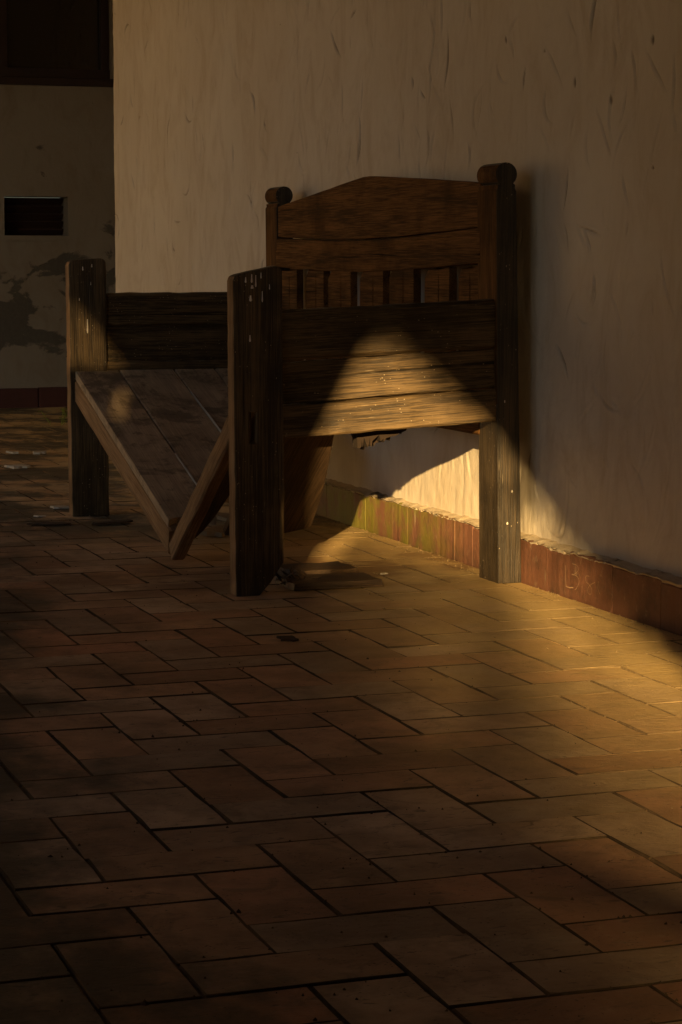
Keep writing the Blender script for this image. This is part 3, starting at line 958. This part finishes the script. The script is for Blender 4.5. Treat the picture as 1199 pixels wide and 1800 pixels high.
# ------------------------------------------------------------------ litter on the floor
def flat_piece(name, cx, cy, lx, ly, T, rz, mat, label, cat, seed, z0=.0015, tilt=(0, 0), jag=.08, group=None):
    rd = random.Random(seed)
    pts = []
    n = 16
    for i in range(n):
        a = 2 * math.pi * i / n
        ca, sa = math.cos(a), math.sin(a)
        q = 1 / max(abs(ca), abs(sa))
        pts.append((lx / 2 * ca * q * (1 + rd.uniform(-jag, jag)), ly / 2 * sa * q * (1 + rd.uniform(-jag, jag))))
    bm = bmesh.new()
    lo = [bm.verts.new((a, b, 0)) for a, b in pts]
    hi = [bm.verts.new((a * .97, b * .97, T * (1 + rd.uniform(-.1, .1)))) for a, b in pts]
    for i in range(n):
        j = (i + 1) % n
        bm.faces.new((lo[i], lo[j], hi[j], hi[i]))
    bm.faces.new(hi); bm.faces.new(list(reversed(lo)))
    m = Matrix.Translation((cx, cy, z0)) @ Matrix.Rotation(rz, 4, 'Z') @ Matrix.Rotation(tilt[0], 4, 'X') @ Matrix.Rotation(tilt[1], 4, 'Y')
    o = bm_obj(name, bm, mat, None, m)
    return tag(o, label, cat, group)
flat_piece('loose_board', 1.765, 5.225, .235, .15, .016, -.02, M['wood_under'], 'flat loose board lying on the floor beside the near front post', 'board', 1, .004, (0, 0), .03)
flat_piece('broken_slab', 1.80, 5.42, .18, .15, .018,   .10, M['wood_under'], 'dull broken slab lying behind the loose board under the bench', 'slab', 2, .0035, (0, 0), .10)
def crumple(name, cx, cy, r, h, mat, label, cat, seed):
    rd = np.random.default_rng(seed)
    V, F = [], []
    for k in range(26):
        a = rd.uniform(0, 6.28); q = r * math.sqrt(rd.random())
        x, y = cx + q * math.cos(a), cy + q * math.sin(a)
        L_, w = rd.uniform(.02, .05), rd.uniform(.004, .013)
        b = rd.uniform(0, 6.28); z0, z1 = .004 + rd.random() * h * .3, .004 + rd.random() * h
        d = (math.cos(b) * L_, math.sin(b) * L_); nn = (-math.sin(b) * w, math.cos(b) * w)
        i = len(V)
        V += [(x, y, z0), (x + d[0] * .5 + nn[0], y + d[1] * .5 + nn[1], (z0 + z1) / 2 + .006), (x + d[0], y + d[1], z1), (x + d[0] * .5 - nn[0], y + d[1] * .5 - nn[1], (z0 + z1) / 2)]
        F += [(i, i + 1, i + 2), (i, i + 2, i + 3)]
    o = mesh_obj(name, V, F, mat)
    return tag(o, label, cat)
crumple('leaf_clump', 1.668, 5.25, .035, .04, M['deadleaf'], 'dark clump of dead leaves at the foot of the near front post', 'leaves')if False else crumple('leaf_clump', 1.672, 5.235, .035, .045, M['deadleaf'], 'dark clump of dead leaves at the foot of the near front post', 'leaves', 4)
flat_piece('dead_leaf', 1.419, 4.48, .040, .030, .004, .2, M['deadleaf'], 'small dark dead leaf on the bricks in front of the bench', 'leaf', 5, .003, (.15, .1), .25)
flat_piece('bark_strip', 1.37, 6.74, .12, .05, .0035, -.25, M['deadleaf'], 'dark flat bark strip on the floor left of the far front post', 'bark', 6, .004, (0, .02), .2)
flat_piece('bark_strip', 1.56, 6.70, .12, .04, .005, .1, M['deadleaf'], 'dark rotten strip of wood at the foot of the far front post', 'bark', 7, .004, (0, -.03), .25)
flat_piece('pale_chip', 1.495, 7.18, .055, .05, .006, .1, M['paper'], 'pale chip on the floor left of the far post foot', 'chip', 8, .003, (0, 0), .2)
flat_piece('pale_strip', 1.645, 8.68, .075, .09, .008, .2, M['paper'], 'long pale strip lying on the dark floor at the left edge', 'scrap', 9, .003, (0, 0), .2)
flat_piece('pale_strip', 1.855, 9.30, .05, .08, .008, -.2, M['paper'], 'pale scrap right of two by the left edge, beyond the long strip', 'scrap', 10, .003, (0, 0), .2)
flat_piece('pale_strip', 1.745, 9.34, .022, .06, .008, .4, M['paper'], 'pale scrap left of two by the left edge, beyond the long strip', 'scrap', 11, .003, (0, 0), .2)
flat_piece('pale_chip', 1.38, 6.95, .025, .03, .004, .4, M['paper'], 'tiny pale chip among bark at the left edge', 'chip', 12, .003, (0, 0), .25)
flat_piece('wood_scrap', 1.90, 6.75, .07, .20, .012, .5, M['chip'], 'pale wood scrap seen behind the V of the collapsed seat', 'scrap', 13, .004, (.05, 0), .15)
flat_piece('wood_scrap', 1.80, 6.35, .06, .16, .012, -.6, M['chip'], 'splinter of wood lying under the collapsed seat', 'scrap', 14, .004, (.0, .1), .2)
flat_piece('pale_chip', 1.96, 5.36, .016, .010, .003, .4, M['paper'], 'small pale chip on the sunlit floor under the bench', 'chip', 15, .003, (0, 0), .25)
# green seedling beyond the far post
sp = empty('seedling', (2.27, 10.95, 0))
tag(sp, 'small green seedling sprouting from the floor behind the far front post', 'plant')
rd = random.Random(3)
for s_ in range(4):
    p0 = Vector((2.27 + rd.uniform(-.05, .05), 10.95 + rd.uniform(-.05, .05), 0))
    p1 = p0 + Vector((rd.uniform(-.11, .06), rd.uniform(-.05, .05), rd.uniform(.05, .085)))
    board('stem', p0, p1, .003, .003, (0, 1, 0), M['leaf'], sp, .0008, .0002, 3)
    for i in range(7):
        f = .2 + .8 * i / 6
        c = p0.lerp(p1, f)
        a = rd.uniform(0, 6.28)
        L_ = rd.uniform(.018, .032)
        d = Vector((math.cos(a), math.sin(a), rd.uniform(-.2, .4))).normalized()
        n_ = d.cross(Vector((0, 0, 1))).normalized() * L_ * .38
        V = [Vector((0, 0, 0)), d * L_ * .5 + n_ + Vector((0, 0, .003)), d * L_, d * L_ * .5 - n_ + Vector((0, 0, .003))]
        mesh_obj('leaf', V, [(0, 1, 2), (0, 2, 3)], M['leaf'], sp, c - Vector((2.27, 10.95, 0)))

# ------------------------------------------------------------------ the rest of the porch, outside the frame: roof, posts, and pieces added to shape the light
XA = -.9
def oy(y0, z0): return (y0 + 2.35 * XA, z0 - .58 * XA)
arch = [(1.28, .50), (1.28, 1.15), (1.25, 1.22), (1.19, 1.295), (1.11, 1.370), (1.02, 1.465), (.935, 1.555), (.87, 1.62), (.81, 1.672), (.75, 1.706), (.69, 1.720), (.62, 1.722), (.53, 1.712), (.40, 1.697), (.25, 1.672), (.10, 1.642),
        (-.05, 1.603), (-.18, 1.552), (-.30, 1.498), (-.43, 1.438), (-.60, 1.365), (-.78, 1.29), (-.93, 1.20), (-1.03, 1.10), (-1.08, .98), (-1.09, .50)]
post_sun_hole = [(3.05, 1.435), (3.16, 1.475), (3.30, 1.520), (3.46, 1.555), (3.47, 1.335), (3.14, 1.405)]  # hole shaped to put a light patch on the far post
seat_sun_hole = [(2.94 + (.050 + .012 * math.sin(t_ * 2.1)) * math.cos(t_ * .628) + .035 * math.sin(t_ * .628), 1.285 + .062 * math.sin(t_ * .628)) for t_ in range(10)]  # hole shaped to put a light spot on the seat
bm = bmesh.new()
edges = []
for loop in ([(-6.3, -.1), (4.5, -.1), (4.5, 2.95), (-6.3, 2.95)], [oy(*p) for p in arch], [oy(*p) for p in post_sun_hole], [oy(*p) for p in seat_sun_hole], [(2.3, .7), (3.7, .7), (3.7, 2.1), (2.3, 2.1)]):  # the plain rectangle is an opening added for cool sky light
    vv = [bm.verts.new((XA, a, b)) for a, b in loop]
    for i in range(len(vv)):
        edges.append(bm.edges.new((vv[i], vv[(i + 1) % len(vv)])))
bmesh.ops.triangle_fill(bm, use_beauty=True, edges=edges)
r = bmesh.ops.extrude_face_region(bm, geom=list(bm.faces))
TH = .14
bmesh.ops.translate(bm, verts=[g_ for g_ in r['geom'] if isinstance(g_, bmesh.types.BMVert)], vec=(-TH, -TH * 2.35, TH * .58))
ow = bm_obj('sun_mask_wall', bm, M['limewash_grey'])  # unseen wall added; openings traced back along the sun to place light patches
tag(ow, 'unseen outer porch wall added behind the camera, openings shaped to cast the sun patches', 'wall')
dimmer = empty('sun_dimmer', (XA - .03, oy(.4, 0)[0], 0))  # strips added out of view to dim the sun through the arch
tag(dimmer, 'unseen tapered strips added in the outer arch to dim the sun', 'dimmer')
mg = frame_from((XA - .03, 0, 0), (0, 1, 0), (0, 0, 1))
def dimmer_strip(y0, prof):
    """pointed strip, tapered to dim the sunlight; prof = [(height, half width), ...] from the foot up"""
    ya = oy(y0, 0)[0]
    pts = [(ya - w, oy(0, z)[1]) for z, w in prof] + [(ya + w, oy(0, z)[1]) for z, w in reversed(prof) if w > 0]
    outline('dimmer_strip', pts, .002, mg, M['chip'], dimmer, (), 0.0)
ky = [-1.08, -.48, -.28, -.05, .18, .55, .98, 1.08]
kz = [[.50, .66, .82, .98, 1.10], [.50, .66, .82, .98, 1.12], [.50, .70, .88, 1.10, 1.28], [.50, .75, .98, 1.24, 1.37], [.50, .75, .89, 1.24, 1.37], [.50, .80, 1.02, 1.25, 1.37], [.50, .95, 1.12, 1.26, 1.37], [.50, .90, 1.02, 1.07, 1.13]]
kw = [[.0228, .0205, .0165, .0080], [.0228, .0205, .0165, .0090], [.0230, .0210, .0185, .0110], [.0230, .0215, .0200, .0172], [.0230, .0210, .0175, .0168], [.0230, .0216, .0200, .0165], [.0232, .0222, .0195, .0140], [.0235, .0232, .0220, .0120]]
y0 = -1.08
while y0 < 1.29:
    zz = [float(np.interp(y0, ky, [q[i] for q in kz])) for i in range(5)]
    ww = [float(np.interp(y0, ky, [q[i] for q in kw])) for i in range(4)] + [0]
    dimmer_strip(y0, [(a_, b_ * .654) for a_, b_ in zip(zz, ww)])
    y0 += .034
board('dimmer_rail', (XA - .045, oy(-1.08, 0)[0], 1.33), (XA - .045, oy(1.25, 0)[0], 1.08), .05, .012, (0, 0, 1), M['chip'], dimmer, .002, .0005, 4)
softener = empty('sun_softener', (XA - .08, oy(-.5, 0)[0], 2.0))  # leaves added out of view to soften the sun patch edge
tag(softener, 'unseen leaves added along the outer arch to soften the sun patch', 'sun_softener')
rdv = random.Random(9)
Vv, Fv = [], []
edge_pts = [p for p in arch if p[0] < .85 and p[1] > .95]
for i in range(len(edge_pts) - 1):
    (ya_, za_), (yb_, zb_) = edge_pts[i], edge_pts[i + 1]
    L_ = math.hypot(yb_ - ya_, zb_ - za_)
    for k in range(int(L_ * (100 + 330 * (-.62 < ya_ < .06) + 160 * (ya_ > .3)))):
        f = rdv.random()
        y_, z_ = ya_ + (yb_ - ya_) * f, za_ + (zb_ - za_) * f
        hang = abs(rdv.gauss(0, 1)) * (.03 if ya_ > .1 else .17 if ya_ > -.5 else .06)
        cy_, cz_ = oy(y_ + rdv.gauss(0, .015), z_ - hang + .01)
        r_ = rdv.uniform(.010, .020)
        a_ = rdv.uniform(0, 6.28)
        x_ = XA - .07 + rdv.uniform(-.02, .02)
        d1 = Vector((.3 * rdv.uniform(-1, 1), math.cos(a_), math.sin(a_))) * r_
        d2 = Vector((.3 * rdv.uniform(-1, 1), -math.sin(a_), math.cos(a_))) * r_ * .6
        c_ = Vector((x_, cy_ + (x_ - XA) * 2.35, cz_ - (x_ - XA) * .58))
        n_ = len(Vv)
        Vv += [c_ - d1, c_ + d2, c_ + d1, c_ - d2]
        Fv.append((n_, n_ + 1, n_ + 2, n_ + 3))
fo = mesh_obj('softener_leaves', [v - softener.location for v in Vv], Fv, M['leaf'], softener)
tag(fo, kind='stuff')
scn = empty('spot_dimmer', (XA - .03, oy(3.45, 0)[0], 1.6))  # slats added out of view to weaken the light on post and seat
tag(scn, 'unseen slats added to weaken the sun spots on the far bench end', 'light helper')
y0 = 2.80
while y0 < 3.50:
    ya = oy(y0, 0)[0]
    board('dimmer_slat', (XA - .03, ya, oy(0, 1.17)[1]), (XA - .03, ya, oy(0, 1.58)[1]), .0245, .003, (0, 1, 0), M['chip'], scn, .0008, .0003, 2)
    y0 += .036
ew = box('light_stop_wall', (XA, -6.3, -.1), (XW + .4, -6.03, 2.95), M['limewash_grey'])  # unseen wall added to stop light from behind the camera
tag(ew, 'unseen end wall added behind the camera to stop light', 'wall')
rf = empty('porch_roof', (.7, 3, 2.95))
tag(rf, 'sloping clay-tiled porch roof on wooden rafters above the frame', 'roof')
for i in range(24):
    yy_ = -6.2 + i * .82
    board('rafter', (-1.5, yy_, 2.82), (3.6, yy_, 3.30), .14, .10, (0, 0, 1), M['dark'], rf, .006, .002, 3)
mesh_obj('roof_deck', [(-1.6, -6.5, 2.885), (3.7, -6.5, 3.385), (3.7, 12.7, 3.385), (-1.6, 12.7, 2.885), (-1.6, -6.5, 2.945), (3.7, -6.5, 3.445), (3.7, 12.7, 3.445), (-1.6, 12.7, 2.945)],
         [(0, 1, 2, 3), (7, 6, 5, 4), (0, 3, 7, 4), (1, 0, 4, 5), (2, 1, 5, 6), (3, 2, 6, 7)], M['tile'], rf, (-.7, -3, -2.95))
for i in range(2):
    pst = empty('porch_post', (-.82, 8.3 + 2.6 * i, 0))
    tag(pst, 'square wooden porch post on the yard side, number %s from the arch' % ['one', 'two'][i], 'post', 'porch posts')
    board('post_shaft', (-.82, 8.3 + 2.6 * i, .25), (-.82, 8.3 + 2.6 * i, 2.86), .12, .12, (0, 1, 0), M['dark'], pst, .01, .002, 4)
    box('post_base', (-.92, 8.2 + 2.6 * i, -.1), (-.72, 8.4 + 2.6 * i, .25), M['whitewash'], pst, .01)
def helper_house(name, lo, hi, roof_h, label, mat, windows):  # builds the added
    h = empty(name, ((lo[0] + hi[0]) / 2, (lo[1] + hi[1]) / 2, lo[2]))
    tag(h, label, 'building')
    box('helper_wall', lo, hi, mat, h)
    ov = .35
    x0, x1, y0_, y1_ = lo[0] - ov, hi[0] + ov, lo[1] - ov, hi[1] + ov
    zc = hi[2]
    if hi[0] - lo[0] > hi[1] - lo[1]:
        ym = (y0_ + y1_) / 2
        V = [(x0, y0_, zc), (x1, y0_, zc), (x1, ym, zc + roof_h), (x0, ym, zc + roof_h), (x1, y1_, zc), (x0, y1_, zc)]
    else:
        xm = (x0 + x1) / 2
        V = [(x0, y0_, zc), (x0, y1_, zc), (xm, y1_, zc + roof_h), (xm, y0_, zc + roof_h), (x1, y1_, zc), (x1, y0_, zc)]
    mesh_obj('helper_roof', [Vector(v) - h.location for v in V], [(0, 1, 2, 3), (3, 2, 4, 5), (0, 3, 5), (1, 4, 2), (0, 5, 4, 1)], M['tile'], h)
    for a, b in windows:
        w = box('helper_window', a, b, M['dark'], h)
    return h
helper_house('bounce_facade', (-8.5, 12.75, -.1), (-1.25, 16.5, 4.2), 1.3, 'unseen whitewashed facade added to bounce warm sunlight into the porch', M['whitewash'],  # reflector added for warm bounce light on the plaster wall
      [((-5.9, 12.71, .9), (-5.2, 12.76, 2.1)), ((-4.0, 12.71, -.1), (-3.2, 12.76, 2.1))])
helper_house('sky_blocker', (-11.5, 5.6, -.1), (-8.4, 17, 6.6), 1.4, 'unseen adobe block added to hide the low sky from the porch', M['adobe'], [((-8.42, 8, .9), (-8.37, 9, 2.1))])  # added to cut off low sky light
helper_house('sun_blocker', (-5.2, -5.25, -.1), (-4.0, -1.2, 4.9), .5, 'unseen adobe block added to keep direct sun off the porch', M['adobe'],  # added to stop direct sun through the side opening
      [((-4.02, -3.0, .9), (-3.97, -2.0, 2.0))])
